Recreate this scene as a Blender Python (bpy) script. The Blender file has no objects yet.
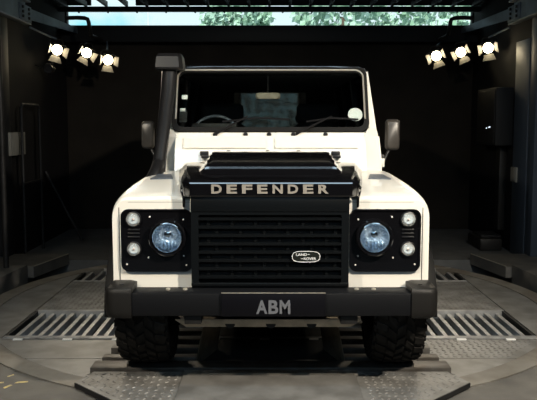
import bpy, bmesh, math, random
from mathutils import Vector, Matrix
random.seed(7)
PI = math.pi
SC = bpy.context.scene
COL = SC.collection

# ------------------------------------------------------------------ camera, sky, lights
cam_d = bpy.data.cameras.new('camera'); cam = bpy.data.objects.new('camera', cam_d); COL.objects.link(cam)
cam_d.sensor_width = 36.0; cam_d.lens = 750 * 36.0 / 537.0
cam_d.clip_end = 200
cam.location = (-0.014, -4.2, 1.5)
cam.rotation_euler = (PI / 2 - math.atan(77 / 750.0), 0, 0)
SC.camera = cam

w = bpy.data.worlds.new('sky'); SC.world = w; w.use_nodes = True
nt = w.node_tree; nt.nodes.clear()
wo = nt.nodes.new('ShaderNodeOutputWorld'); bg = nt.nodes.new('ShaderNodeBackground')
tc = nt.nodes.new('ShaderNodeTexCoord'); nz = nt.nodes.new('ShaderNodeTexNoise'); rp = nt.nodes.new('ShaderNodeValToRGB')
nz.inputs['Scale'].default_value = 5.0; nz.inputs['Detail'].default_value = 6.0
rp.color_ramp.elements[0].position = 0.33; rp.color_ramp.elements[0].color = (0.17, 0.50, 0.60, 1)
rp.color_ramp.elements[1].position = 0.43; rp.color_ramp.elements[1].color = (0.50, 0.57, 0.60, 1)
nt.links.new(tc.outputs['Generated'], nz.inputs['Vector']); nt.links.new(nz.outputs['Fac'], rp.inputs['Fac'])
nt.links.new(rp.outputs['Color'], bg.inputs['Color']); bg.inputs['Strength'].default_value = 2.0
nt.links.new(bg.outputs[0], wo.inputs['Surface'])

def lamp(name, kind, loc, target, energy, color, **kw):
    d = bpy.data.lights.new(name, kind); o = bpy.data.objects.new(name, d); COL.objects.link(o)
    d.energy = energy; d.color = color
    for k, v in kw.items(): setattr(d, k, v)
    o.location = loc
    o.rotation_euler = (Vector(target) - Vector(loc)).to_track_quat('-Z', 'Y').to_euler()
    return o
WARM = (1.0, 0.87, 0.68)
lamp('key_spot_right', 'SPOT', (2.5, -2.5, 3.6), (0.35, 0.75, 0.65), 1200, (1.0, 0.88, 0.71), spot_size=math.radians(82), spot_blend=0.9, shadow_soft_size=0.09)
lamp('key_spot_left', 'SPOT', (-2.6, -2.5, 3.6), (-0.35, 0.75, 0.65), 500, WARM, spot_size=math.radians(82), spot_blend=0.9, shadow_soft_size=0.09)
lamp('front_blue_fill', 'AREA', (0, -6.8, 3.3), (0, 0, 0.8), 45, (0.55, 0.80, 1.0), shape='RECTANGLE', size=6.0, size_y=0.7)  # added bluish fill; the front wall behind it has no opening

lamp('edge_highlight_fill', 'AREA', (0, -1.3, 3.85), (0, -1.3, 0), 60, (0.62, 0.84, 1.0), shape='RECTANGLE', size=5.0, size_y=0.4)  # added unseen area light for highlight lines on bonnet and roof edges
lamp('sun', 'SUN', (0, -20, 30), (0, 0, 8), 7.0, (1.0, 0.96, 0.9))

vs = SC.view_settings
vs.view_transform = 'Standard'; vs.look = 'None'; vs.gamma = 1.0; vs.exposure = 0.0; vs.use_curve_mapping = False

# ------------------------------------------------------------------ materials
M = {}
def mat(name, col, rough=0.5, metal=0.0, coat=0.0, emit=None, es=0.0, spec=0.5, var=0.0, vscale=8.0, col2=None, bump=0.0, bscale=60.0):
    m = bpy.data.materials.new(name); m.use_nodes = True
    n = m.node_tree; b = n.nodes['Principled BSDF']
    b.inputs['Base Color'].default_value = (*col, 1); b.inputs['Roughness'].default_value = rough
    b.inputs['Metallic'].default_value = metal; b.inputs['Coat Weight'].default_value = coat
    b.inputs['Coat Roughness'].default_value = 0.03
    b.inputs['Specular IOR Level'].default_value = spec
    if emit: b.inputs['Emission Color'].default_value = (*emit, 1); b.inputs['Emission Strength'].default_value = es
    t = n.nodes.new('ShaderNodeTexCoord')
    if var or col2:
        z = n.nodes.new('ShaderNodeTexNoise'); z.inputs['Scale'].default_value = vscale; z.inputs['Detail'].default_value = 6
        r = n.nodes.new('ShaderNodeValToRGB')
        a = col2 if col2 else tuple(c * (1 - var) for c in col)
        r.color_ramp.elements[0].position = 0.38; r.color_ramp.elements[0].color = (*a, 1)
        r.color_ramp.elements[1].position = 0.62; r.color_ramp.elements[1].color = (*col, 1)
        n.links.new(t.outputs['Object'], z.inputs['Vector']); n.links.new(z.outputs['Fac'], r.inputs['Fac'])
        n.links.new(r.outputs['Color'], b.inputs['Base Color'])
    if bump:
        z2 = n.nodes.new('ShaderNodeTexNoise'); z2.inputs['Scale'].default_value = bscale
        bp = n.nodes.new('ShaderNodeBump'); bp.inputs['Strength'].default_value = bump; bp.inputs['Distance'].default_value = 0.01
        n.links.new(t.outputs['Object'], z2.inputs['Vector']); n.links.new(z2.outputs['Fac'], bp.inputs['Height'])
        n.links.new(bp.outputs['Normal'], b.inputs['Normal'])
    M[name] = m
    return m
def glass(name, tint, base=0.04, ior=1.45, rough=0.0):
    m = bpy.data.materials.new(name); m.use_nodes = True
    n = m.node_tree; n.nodes.clear()
    o = n.nodes.new('ShaderNodeOutputMaterial'); mx = n.nodes.new('ShaderNodeMixShader')
    tr = n.nodes.new('ShaderNodeBsdfTransparent'); gl = n.nodes.new('ShaderNodeBsdfGlossy'); fr = n.nodes.new('ShaderNodeFresnel')
    tr.inputs['Color'].default_value = (*tint, 1); gl.inputs['Roughness'].default_value = rough; fr.inputs['IOR'].default_value = ior
    n.links.new(fr.outputs[0], mx.inputs[0]); n.links.new(tr.outputs[0], mx.inputs[1]); n.links.new(gl.outputs[0], mx.inputs[2])
    n.links.new(mx.outputs[0], o.inputs['Surface'])
    M[name] = m
mat('white_paint', (0.82, 0.80, 0.74), 0.35, coat=0.6)
mat('black_gloss', (0.004, 0.004, 0.005), 0.14, coat=0.8, spec=0.4)
mat('black_satin', (0.009, 0.009, 0.010), 0.36, spec=0.4)
mat('bumper_black', (0.006, 0.0065, 0.008), 0.5, spec=0.16, bump=0.15, bscale=200)
mat('cap_plastic', (0.011, 0.0105, 0.010), 0.45, spec=0.25, bump=0.2, bscale=250)
mat('rubber', (0.012, 0.011, 0.010), 0.8, spec=0.2, var=0.4, vscale=20)
mat('seal', (0.005, 0.005, 0.005), 0.6, spec=0.2)
mat('bead', (0.62, 0.58, 0.50), 0.3, metal=0.6)
mat('cabin_black', (0.012, 0.012, 0.013), 0.7)
mat('seat_cloth', (0.020, 0.020, 0.022), 0.8, var=0.3, vscale=40)
mat('chrome', (0.80, 0.82, 0.85), 0.08, metal=1.0)
mat('reflector', (0.78, 0.87, 0.98), 0.12, metal=0.62, bump=1.0, bscale=75)  # blue tint painted in for the bluish surroundings the bowl reflects
mat('letter_grey', (0.34, 0.31, 0.27), 0.4, metal=0.3)
mat('plate_letter', (0.13, 0.137, 0.155), 0.5, spec=0.2)
mat('plate_black', (0.004, 0.004, 0.006), 0.4, spec=0.16)
mat('badge_silver', (0.85, 0.86, 0.88), 0.3, metal=0.2)
mat('grille_black', (0.004, 0.005, 0.006), 0.3, spec=0.3)
mat('blue_lit_steel', (0.035, 0.050, 0.075), 0.5)  # blue light falling on the steel, put into its base colour
mat('mirror_plastic', (0.050, 0.045, 0.040), 0.35)
mat('seam_grey', (0.38, 0.36, 0.32), 0.6)
mat('badge_dark', (0.012, 0.014, 0.012), 0.3)
mat('lamp_core', (0.80, 0.76, 0.71), 0.3, metal=0.1)
mat('bulb_amber', (0.75, 0.55, 0.45), 0.3)
mat('vent_mesh', (0.09, 0.11, 0.14), 0.45, var=0.4, vscale=60)
mat('sticker_white', (0.88, 0.88, 0.87), 0.6)
mat('skid_steel', (0.30, 0.26, 0.20), 0.5, metal=0.3, var=0.4)
mat('dark_steel', (0.018, 0.018, 0.019), 0.5, metal=0.2, var=0.3, spec=0.3)
mat('floor_steel', (0.235, 0.235, 0.23), 0.48, metal=0.3, col2=(0.15, 0.148, 0.142), vscale=5, bump=0.05)
mat('tread_steel', (0.22, 0.22, 0.215), 0.52, metal=0.3, col2=(0.135, 0.133, 0.128), vscale=6, spec=0.3)
mat('slat_steel', (0.42, 0.425, 0.43), 0.42, metal=0.4, col2=(0.28, 0.28, 0.28), vscale=9)
mat('bar_steel', (0.11, 0.105, 0.10), 0.45, metal=0.4, col2=(0.07, 0.06, 0.05), vscale=9)
mat('rust_ring', (0.21, 0.20, 0.18), 0.6, metal=0.2, col2=(0.14, 0.125, 0.105), vscale=4)
mat('concrete', (0.12, 0.115, 0.105), 0.75, col2=(0.075, 0.072, 0.068), vscale=3, bump=0.1)
mat('back_floor', (0.11, 0.115, 0.12), 0.55, col2=(0.075, 0.08, 0.085), vscale=4)
mat('yellow_paint', (0.62, 0.50, 0.20), 0.7, col2=(0.30, 0.26, 0.16), vscale=30)
mat('wall_dark', (0.020, 0.017, 0.014), 0.85, var=0.3, vscale=2, spec=0.2)
mat('side_wall', (0.008, 0.008, 0.009), 0.85, var=0.3, vscale=2, spec=0.2)
mat('dull_black', (0.008, 0.008, 0.008), 0.9)
mat('girder_blue', (0.12, 0.165, 0.22), 0.5, metal=0.2, var=0.4, vscale=3)
mat('beam_dark', (0.009, 0.010, 0.012), 0.6, spec=0.3)
mat('platform_steel', (0.16, 0.155, 0.145), 0.5, metal=0.4, col2=(0.10, 0.10, 0.10), vscale=4)
mat('lamp_body', (0.012, 0.012, 0.012), 0.5, spec=0.3)
mat('barn_door', (0.16, 0.15, 0.13), 0.6)
mat('lamp_glow', (1, 1, 1), 0.5, emit=(1.0, 0.83, 0.52), es=30.0)
mat('paper', (0.16, 0.16, 0.15), 0.8)
mat('led', (0.8, 0.9, 1), 0.5, emit=(0.75, 0.88, 1.0), es=1.5)
mat('leaf', (0.22, 0.36, 0.24), 0.7, col2=(0.40, 0.55, 0.46), vscale=3)
mat('bark', (0.10, 0.07, 0.05), 0.9)
mat('teal_glow', (0.01, 0.02, 0.02), 0.4)
n_ = M['teal_glow'].node_tree; z_ = n_.nodes.new('ShaderNodeTexNoise'); z_.inputs['Scale'].default_value = 6.0; r_ = n_.nodes.new('ShaderNodeValToRGB')
r_.color_ramp.elements[0].position = 0.42; r_.color_ramp.elements[0].color = (0.004, 0.008, 0.010, 1); r_.color_ramp.elements[1].position = 0.62; r_.color_ramp.elements[1].color = (0.045, 0.085, 0.10, 1)
n_.links.new(z_.outputs['Fac'], r_.inputs['Fac']); n_.links.new(r_.outputs['Color'], n_.nodes['Principled BSDF'].inputs['Emission Color']); n_.nodes['Principled BSDF'].inputs['Emission Strength'].default_value = 0.55
glass('windscreen_glass', (0.86, 0.89, 0.88))
glass('lens_glass', (0.86, 0.94, 1.0))
glass('window_glass', (0.92, 0.97, 0.97))

# ------------------------------------------------------------------ helpers
def finish(name, bm, m, parent=None, smooth=None):
    me = bpy.data.meshes.new(name); bmesh.ops.recalc_face_normals(bm, faces=bm.faces[:]); bm.to_mesh(me); bm.free()
    return link(name, me, m, parent, smooth)
def link(name, me, m, parent=None, smooth=None):
    me.materials.append(M[m])
    if smooth is not None:
        for p in me.polygons: p.use_smooth = True
        me.set_sharp_from_angle(angle=math.radians(smooth))
    o = bpy.data.objects.new(name, me); COL.objects.link(o)
    if parent: o.parent = parent
    return o
def empty(name, loc=(0, 0, 0), parent=None):
    o = bpy.data.objects.new(name, None); COL.objects.link(o); o.location = loc; o.empty_display_size = 0.1
    if parent: o.parent = parent
    return o
def tag(o, label, cat, group=None, kind=None):
    o['label'] = label; o['category'] = cat
    if group: o['group'] = group
    if kind: o['kind'] = kind
    return o
def struct(o, label=None, cat=None):
    o['kind'] = 'structure'
    if label: o['label'] = label
    if cat: o['category'] = cat
    return o
def bm_box(bm, x0, x1, y0, y1, z0, z1):
    vs_ = [bm.verts.new(p) for p in ((x0,y0,z0),(x1,y0,z0),(x1,y1,z0),(x0,y1,z0),(x0,y0,z1),(x1,y0,z1),(x1,y1,z1),(x0,y1,z1))]
    for f in ((0,3,2,1),(4,5,6,7),(0,1,5,4),(1,2,6,5),(2,3,7,6),(3,0,4,7)): bm.faces.new([vs_[i] for i in f])
def box(name, x0, x1, y0, y1, z0, z1, m, parent=None, bevel=0.0, seg=2):
    bm = bmesh.new(); bm_box(bm, min(x0,x1), max(x0,x1), y0, y1, z0, z1)
    if bevel: bmesh.ops.bevel(bm, geom=bm.edges[:], offset=bevel, segments=seg, profile=0.5, affect='EDGES')
    return finish(name, bm, m, parent, 40 if bevel else None)
def bm_loft(bm, secs, caps=True, closed=True):
    rows = [[bm.verts.new(p) for p in s] for s in secs]
    n = len(rows[0])
    for a, b in zip(rows[:-1], rows[1:]):
        for i in range(n if closed else n - 1):
            j = (i + 1) % n
            bm.faces.new((a[i], a[j], b[j], b[i]))
    if caps:
        bm.faces.new(rows[0][::-1]); bm.faces.new(rows[-1])
def loft(name, secs, m, parent=None, caps=True, closed=True, smooth=35, bevel=0.0):
    bm = bmesh.new(); bm_loft(bm, secs, caps, closed)
    if bevel:
        es = [e for e in bm.edges if len(e.link_faces) == 2 and e.calc_face_angle(0) > 0.5]
        bmesh.ops.bevel(bm, geom=es, offset=bevel, segments=2, profile=0.5, affect='EDGES')
    return finish(name, bm, m, parent, smooth)
def prism(name, poly, axis, a0, a1, m, parent=None, bevel=0.0, smooth=35):
    def P(p, a): return {'x': (a, p[0], p[1]), 'y': (p[0], a, p[1]), 'z': (p[0], p[1], a)}[axis]
    return loft(name, [[P(p, a0) for p in poly], [P(p, a1) for p in poly]], m, parent, True, True, smooth, bevel)
def bm_tube(bm, pts, r, seg=10):
    pts = [Vector(p) for p in pts]; secs = []; up = None
    for i, p in enumerate(pts):
        d = (pts[min(i + 1, len(pts) - 1)] - pts[max(i - 1, 0)]).normalized()
        if up is None: up = d.orthogonal().normalized()
        up = (up - d * up.dot(d)).normalized(); sd = d.cross(up)
        rr = r[i] if isinstance(r, (list, tuple)) else r
        secs.append([p + (up * math.cos(2*PI*k/seg) + sd * math.sin(2*PI*k/seg)) * rr for k in range(seg)])
    bm_loft(bm, secs)
def tube(name, pts, r, m, parent=None, seg=10):
    bm = bmesh.new(); bm_tube(bm, pts, r, seg); return finish(name, bm, m, parent, 50)
def bm_lathe(bm, prof, c, axis='y', seg=32, a0=0, a1=2*PI):
    full = abs(a1 - a0 - 2*PI) < 1e-6
    secs = []
    for k in range(seg if full else seg + 1):
        a = a0 + (a1 - a0) * k / seg; s = []
        for r, h in prof:
            u, v = r * math.cos(a), r * math.sin(a)
            s.append({'y': (c[0]+u, c[1]+h, c[2]+v), 'x': (c[0]+h, c[1]+u, c[2]+v), 'z': (c[0]+u, c[1]+v, c[2]+h)}[axis])
        secs.append(s)
    rows = [[bm.verts.new(p) for p in s] for s in secs]
    for k in range(len(rows) if full else len(rows) - 1):
        a, b = rows[k], rows[(k + 1) % len(rows)]
        for i in range(len(prof) - 1): bm.faces.new((a[i], b[i], b[i+1], a[i+1]))
    bmesh.ops.remove_doubles(bm, verts=bm.verts[:], dist=1e-5)
def lathe(name, prof, c, m, parent=None, axis='y', seg=32, **k):
    bm = bmesh.new(); bm_lathe(bm, prof, c, axis, seg, **k); return finish(name, bm, m, parent, 40)
def rrect(x0, x1, z0, z1, r, n=6):
    P = []
    for cx, cz, a in ((x1-r, z1-r, 0), (x0+r, z1-r, 1), (x0+r, z0+r, 2), (x1-r, z0+r, 3)):
        for k in range(n + 1):
            t = (a + k / n) * PI / 2; P.append((cx + r*math.cos(t), cz + r*math.sin(t)))
    return P
def ring(name, outer, inner, fn, t, m, parent=None):
    """frame between two same-length outlines; fn maps (u,v,depth) to 3-D"""
    secs = []
    n = len(outer)
    bm = bmesh.new()
    L = [[bm.verts.new(fn(p[0], p[1], d)) for p in o] for o, d in ((outer, 0), (inner, 0), (inner, t), (outer, t))]
    for a in range(4):
        A, B = L[a], L[(a + 1) % 4]
        for i in range(n): j = (i + 1) % n; bm.faces.new((A[i], A[j], B[j], B[i]))
    return finish(name, bm, m, parent, 40)
def glyph(name, ch, x0, x1, z0, z1, y, depth, m, parent, bold=0.02):
    cu = bpy.data.curves.new('glyph', 'FONT'); cu.body = ch; cu.size = 1.0; cu.offset = bold; cu.extrude = 0.1; cu.resolution_u = 4
    t = bpy.data.objects.new('glyph', cu); COL.objects.link(t)
    bpy.context.view_layer.update()
    me = bpy.data.meshes.new_from_object(t.evaluated_get(bpy.context.evaluated_depsgraph_get()))
    bpy.data.objects.remove(t); bpy.data.curves.remove(cu)
    xs = [v.co.x for v in me.vertices]; ys = [v.co.y for v in me.vertices]
    ax, bx, ay, by = min(xs), max(xs), min(ys), max(ys)
    for v in me.vertices:
        v.co = (x0 + (v.co.x-ax)/(bx-ax)*(x1-x0), y - depth*(0.5 + v.co.z/0.2), z0 + (v.co.y-ay)/(by-ay)*(z1-z0))
    me.materials.clear()
    return link(name, me, m, parent)
def circ(cx, cy, r, a0, a1, n): return [(cx + r*math.cos(a0+(a1-a0)*k/n), cy + r*math.sin(a0+(a1-a0)*k/n)) for k in range(n + 1)]

# ------------------------------------------------------------------ the hall
XW, YB = 3.05, 7.2
Z0 = -0.12; ZB = -0.07
CZ = (0.0, 2.54); RT, RR = 2.40, 2.57
# concrete floor in front of and beside the turntable, with the round cut-out
ang = math.asin((1.5 - CZ[1]) / RR)
arc = circ(CZ[0], CZ[1], RR, PI - ang, 2*PI + ang, 40)     # front half of the rim, left to right
poly = [(-4.6, 1.5), (-4.6, -7.0), (4.6, -7.0), (4.6, 1.5)] + arc[::-1]
fl = prism('floor', poly, 'z', -0.45, Z0 - 0.004, 'concrete'); struct(fl, 'worn grey concrete floor in front of the turntable', 'floor')
pit = box('floor', -4.6, 4.6, 1.5, 4.58, -0.55, -0.45, 'dull_black'); struct(pit, 'dark pit floor below the turntable and side platforms', 'floor')
bf = box('floor', -4.6, 4.6, 4.58, YB, -0.45, Z0 + 0.004, 'back_floor'); struct(bf, 'dim bluish floor behind the car up to the back wall', 'floor')
struct(box('wall_back', -4.6, 4.6, YB, YB + 0.2, -0.5, 2.93, 'wall_dark'), 'dark back wall below the strip window', 'wall')
struct(box('trim_1', -4.6, 4.6, YB, YB + 0.2, 3.55, 3.95, 'wall_dark'), 'dark wall strip above the strip window', 'wall')
for s, nm in ((-1, 'left'), (1, 'right')):
    struct(box('wall_' + nm, s*XW, s*(XW+0.15), 4.6, YB, -0.12, 3.9, 'side_wall'), 'dark %s side wall behind the steel column' % nm, 'wall')
    struct(box('wall_%s_front' % nm, s*4.6, s*4.75, -7.0, 4.62, -0.5, 3.9, 'side_wall'), 'dark outer %s wall beside the turntable' % nm, 'wall')
    struct(box('wall_%s_return' % nm, s*(XW+0.15), s*4.75, 4.6, 4.75, -0.5, 3.9, 'side_wall'), 'dark return wall at the %s of the hall' % nm, 'wall')
struct(box('wall_front', -4.75, 4.75, -7.2, -7.0, -0.5, 3.9, 'wall_dark'), 'dark wall behind the viewer', 'wall')
struct(box('ceiling', -4.75, 4.75, -7.2, YB + 0.2, 3.9, 4.0, 'beam_dark'), 'black ceiling high above the car', 'ceiling')

# strip window in the back wall
wn = empty('window_1', (0, YB + 0.1, 2.93)); struct(wn, 'long strip window showing pale sky and trees above back wall', 'window')
def P(o): return o
for k in range(5):
    x0 = -3.05 + 6.1*k/5; o = box('pane', x0 + 0.01, x0 + 1.21, 0.02, 0.03, 0.02, 0.60, 'window_glass', wn)
box('window_frame', -3.1, 3.1, -0.04, 0.08, -0.02, 0.02, 'beam_dark', wn, 0.005)
box('window_frame', -3.1, 3.1, -0.04, 0.08, 0.60, 0.64, 'beam_dark', wn, 0.005)
for x in (-3.08, 3.08): box('window_frame', x - 0.04, x + 0.04, -0.04, 0.08, 0.02, 0.60, 'beam_dark', wn, 0.005)

# trees outside
def tree(x, y, zc, r, label, seed):
    rnd = random.Random(seed); t = empty('tree', (x, y, -0.5)); tag(t, label, 'tree', 'trees outside the strip window')
    tube('trunk', [(0, 0, 0), (0.05, 0, zc*0.5), (0, 0, zc + 0.5)], [0.22, 0.16, 0.08], 'bark', t, 8)
    bm = bmesh.new()
    for k in range(900):
        a, b = rnd.uniform(0, 2*PI), rnd.uniform(-1, 1); q = rnd.uniform(0.45, 1.0)**0.5
        c = Vector((math.cos(a)*math.sqrt(1-b*b)*r*1.25*q, math.sin(a)*math.sqrt(1-b*b)*r*q, zc + 0.5 + b*r*q*0.8 + 0.25*math.sin(a*5)))
        n = Vector((rnd.gauss(0,1), rnd.gauss(0,1), rnd.gauss(0,1))).normalized(); u = n.orthogonal().normalized()*0.13; v = n.cross(u)*0.6
        bm.faces.new([bm.verts.new(c + d) for d in (-u, -v, u, v)])
    cr = finish('crown', bm, 'leaf', t); cr['kind'] = 'stuff'
tree(1.9, 15.5, 4.2, 1.05, 'leafy tree outside the strip window above the cabin roof, right of centre', 1)
tree(4.6, 16.0, 4.0, 1.15, 'leafy tree outside the right end of the strip window', 2)
tree(-0.9, 17.5, 4.3, 0.85, 'small leafy tree outside the middle of the strip window', 3)

# overhead: transom and joists
tr = empty('ceiling_truss', (0, 6.9, 3.1)); tag(tr, 'dark overhead rack of joists above the strip window', 'truss')
box('rail', -3.05, 3.05, -0.05, 0.05, 0.005, 0.075, 'beam_dark', tr, 0.008)
box('rail', -3.05, 3.05, -1.75, -1.68, 0.24, 0.30, 'beam_dark', tr, 0.008)
box('soffit_board', -1.95, 3.05, 0.06, 0.09, 0.105, 0.45, 'beam_dark', tr); box('soffit_board', -3.05, -2.6, 0.06, 0.09, 0.105, 0.45, 'beam_dark', tr)
jm = None
for k in range(21):
    x = -2.95 + k*0.295
    if jm is None:
        j = box('joist', -0.018, 0.018, -1.7, 0.0, 0.075, 0.15, 'beam_dark', tr, 0.004); jm = j
    else:
        j = jm.copy(); COL.objects.link(j); j.parent = tr
    j.location = (x, 0, 0)
nb = None
for k in range(14):
    x = -2.75 + k*0.42
    if nb is None: nb = box('bolt', -0.012, 0.012, -0.07, -0.045, -0.02, 0.03, 'dark_steel', tr); q = nb
    else: q = nb.copy(); COL.objects.link(q); q.parent = tr
    q.location = (x, 0, 0)
hd = box('header_beam', -3.05, 3.05, 6.95, 7.19, 2.68, 2.92, 'beam_dark', None, 0.01); tag(hd, 'black header beam under the strip window', 'beam')

# side girders
for s, nm in ((-1, 'left'), (1, 'right')):
    g = empty('steel_girder', (s*3.0, 2.0, 2.7)); tag(g, 'blue-grey steel girder along the top of the %s wall' % nm, 'girder', 'side girders')
    x = lambda a, b: (min(s*a, s*b), max(s*a, s*b))
    a, b = x(0.0, 0.012); box('web', a, b, -5.0, 3.2, 0.02, 0.27, 'girder_blue', g)
    a, b = x(-0.07, 0.02); box('flange', a, b, -5.0, 3.2, 0.0, 0.02, 'girder_blue', g, 0.004); box('flange', a, b, -5.0, 3.2, 0.27, 0.29, 'girder_blue', g, 0.004)
    a, b = x(-0.012, 0.0); box('splice_plate', a, b, 2.95, 3.4, 0.05, 0.24, 'girder_blue', g, 0.003)
    for yy in (3.05, 3.28):
        for zz in (0.09, 0.145, 0.20): lathe('bolt', [(0, 0), (0.018, 0), (0.018, 0.02), (0, 0.02)], (s*-0.030 if s > 0 else 0.012, yy, zz), 'dark_steel', g, 'x', 8)
    pr_ = [(s*0.0, 3.2, 0.08), (s*0.0, 3.2, 0.22), (s*0.02, 3.2, 0.22), (s*0.02, 3.2, 0.08)]
    loft('tail_beam', [pr_, [(p[0] - s*0.20, 4.94, 0.10 if p[2] < 0.1 else 0.18) for p in pr_]], 'girder_blue', g)
    bp = tube('bent_pipe', [(s*2.78, 6.2, 2.92), (s*2.62, 6.2, 2.925), (s*2.52, 6.2, 2.92), (s*2.475, 6.2, 2.905), (s*2.46, 6.2, 2.86), (s*2.455, 6.2, 2.80), (s*2.455, 6.3, 2.70), (s*2.455, 6.94, 2.70)], 0.028, 'dark_steel', None, 8)
    tag(bp, 'black bent pipe bracket at the %s end of the strip window' % nm, 'pipe', 'bent pipes')

# columns and wall fittings
for s, nm in ((-1, 'left'), (1, 'right')):
    c = empty('steel_column', (s*3.04, 4.6, Z0 + 0.05)); tag(c, 'dark steel column with blue sheen at the %s wall edge' % nm, 'column', 'wall columns')
    a, b = sorted((s*-0.02, s*0.20))
    box('post', a, b, -0.22, -0.005, -0.05, 3.85, 'blue_lit_steel' if s > 0 else 'beam_dark', c, 0.006)
    if s > 0: box('blue_lit_panel', -0.028, -0.012, 0.008, 0.50, -0.045, 2.55, 'blue_lit_steel', c, 0.004)
    box('base_plate', a - 0.03, b + 0.03, -0.25, -0.003, -0.045, -0.02, 'dark_steel', c, 0.004)
pp = tube('conduit_pipe', [(-2.78, 3.6, -0.018), (-2.78, 3.6, 3.85)], 0.03, 'dark_steel', None, 10); tag(pp, 'thin vertical conduit pipe in front of the left column', 'pipe')
cb = empty('control_cabinet', (XW - 0.022, 5.55, 1.22)); tag(cb, 'black wall cabinet with tiny white indicator lights on right wall', 'cabinet')
box('body', -0.22, 0, -0.38, 0.45, 0, 0.72, 'beam_dark', cb, 0.008); box('door', -0.232, -0.221, -0.35, 0.42, 0.03, 0.69, 'lamp_body', cb, 0.004)
for yy in (-0.05, -0.16, -0.20): lathe('indicator_light', [(0, 0), (0.008, 0), (0.008, 0.008), (0, 0.008)], (-0.241, yy, 0.21 + 0.1*abs(yy)), 'led', cb, 'x', 10)
cp = box('cable_duct', XW-0.09, XW, 5.45, 5.62, 0.12, 1.215, 'lamp_body', None, 0.006); tag(cp, 'black vertical cable duct under the wall cabinet', 'duct')
mt = empty('motor_box', (XW-0.2, 5.5, Z0)); tag(mt, 'low black motor box at the foot of the right wall', 'box')
box('body', -0.18, 0.10, -0.3, 0.3, 0.004, 0.16, 'lamp_body', mt, 0.02); box('lid', -0.14, 0.12, -0.2, 0.2, 0.16, 0.19, 'beam_dark', mt, 0.01)
for s, y_, z_, lab in ((1, 5.0, 0.78, 'small grey switch box on the right wall below the cabinet'), (-1, 4.75, 1.12, 'grey notice board on the left wall')):
    sb = empty('switch_box' if s > 0 else 'notice_board', (s*XW, y_, z_)); tag(sb, lab, 'switch' if s > 0 else 'board')
    wd, hh = (0.10, 0.18) if s > 0 else (0.26, 0.27)
    a, b = sorted((0, -s*0.06)); box('body', a, b, -wd, wd, 0, hh, 'paper', sb, 0.006)
    a, b = sorted((-s*0.061, -s*0.066)); box('cover', a, b, -wd*0.8, wd*0.8, hh*0.1, hh*0.9, 'paper', sb, 0.002)
fr = empty('pipe_frame', (-2.93, 4.85, Z0)); tag(fr, 'tall bluish pipe frame standing at the left wall', 'frame')
tube('rail', [(0, -0.15, 0.024), (0, -0.15, 1.80), (0, -0.1, 1.84), (0, 0.5, 1.84), (0, 0.55, 1.80), (0, 0.55, 0.004)], 0.018, 'beam_dark', fr, 8)
tube('crossbar', [(0, -0.15, 0.9), (0, 0.55, 0.9)], 0.014, 'beam_dark', fr, 8)
lp = tube('leaning_pole', [(-2.55, 5.9, Z0 + 0.03), (-3.02, 5.9, 0.85)], 0.02, 'beam_dark', None, 8); tag(lp, 'thin pole leaning against the left wall', 'pole')

# side platforms
for s, nm in ((-1, 'left'), (1, 'right')):
    p = empty('metal_platform', (s*3.2, 3.3, 0)); tag(p, 'raised %s side platform with pale edge over the pit' % nm, 'platform', 'side platforms')
    def q(pts): return [(s*a - s*3.2, b - 3.3) for a, b in pts]
    prism('deck', q([(2.38, 4.57), (2.55, 3.78), (4.5, 3.78), (4.5, 4.57)]), 'z', -0.165, -0.04, 'platform_steel', p, 0.004)
    prism('deck', q([(2.61, 3.76), (2.72, 2.5), (4.5, 2.5), (4.5, 3.76)]), 'z', -0.215, -0.02, 'platform_steel', p, 0.004)
    bm = bmesh.new(); A = [Vector((s*2.382 - s*3.2, 4.56 - 3.3, -0.040)), Vector((s*2.550 - s*3.2, 3.79 - 3.3, -0.040))]
    bm_tube(bm, A, 0.006, 6); finish('pale_edge', bm, 'bead', p, 50)  # thin pale strip along the deck edge
    for (xx, yy) in ((3.1, 2.8), (3.1, 4.2), (4.2, 2.8), (4.2, 4.2)): box('support', s*xx - s*3.2 - 0.05, s*xx - s*3.2 + 0.05, yy - 3.35, yy - 3.25, -0.448, -0.17, 'dark_steel', p)
    lg = box('pit_ledge', s*2.63 if s > 0 else s*3.0, s*3.0 if s > 0 else s*2.63, 2.85, 3.05, -0.448, -0.24, 'platform_steel', None, 0.006); tag(lg, 'short steel ledge in the pit under the %s platform' % nm, 'ledge', 'pit ledges')

# ------------------------------------------------------------------ turntable
tt = empty('vehicle_turntable', (0, 0, 0)); tag(tt, 'round steel turntable of tread plates and slatted gratings under the white car', 'turntable')
def clip(poly, f):
    out = []
    for i in range(len(poly)):
        a, b = poly[i], poly[(i + 1) % len(poly)]; fa, fb = f(a), f(b)
        if fa >= 0: out.append(a)
        if fa*fb < 0: t = fa/(fa - fb); out.append((a[0]+(b[0]-a[0])*t, a[1]+(b[1]-a[1])*t))
    return out
disc = circ(0, CZ[1], RT, 0, 2*PI, 96)[:-1]
def region(x0, x1, y0, y1):
    p = disc
    for f in (lambda q: q[0]-x0, lambda q: x1-q[0], lambda q: q[1]-y0, lambda q: y1-q[1]): p = clip(p, f)
    return p
GX = 2.03
prism('front_plate', region(-3, 3, -1, 0.84), 'z', Z0-0.04, Z0, 'floor_steel', tt)
prism('front_plate', region(-3, 3, 0.85, 1.35), 'z', Z0-0.04, Z0, 'floor_steel', tt)
prism('tread_plate', region(-GX, -0.69, 2.21, 3.38), 'z', Z0-0.04, Z0, 'tread_steel', tt)
prism('tread_plate', region(-0.68, 0.68, 2.21, 3.38), 'z', Z0-0.04, Z0, 'tread_steel', tt)
prism('tread_plate', region(0.69, GX, 2.21, 3.38), 'z', Z0-0.04, Z0, 'tread_steel', tt)
prism('side_plate', region(-3, -GX-0.01, 1.36, 4.11), 'z', Z0-0.04, Z0, 'floor_steel', tt)
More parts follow.
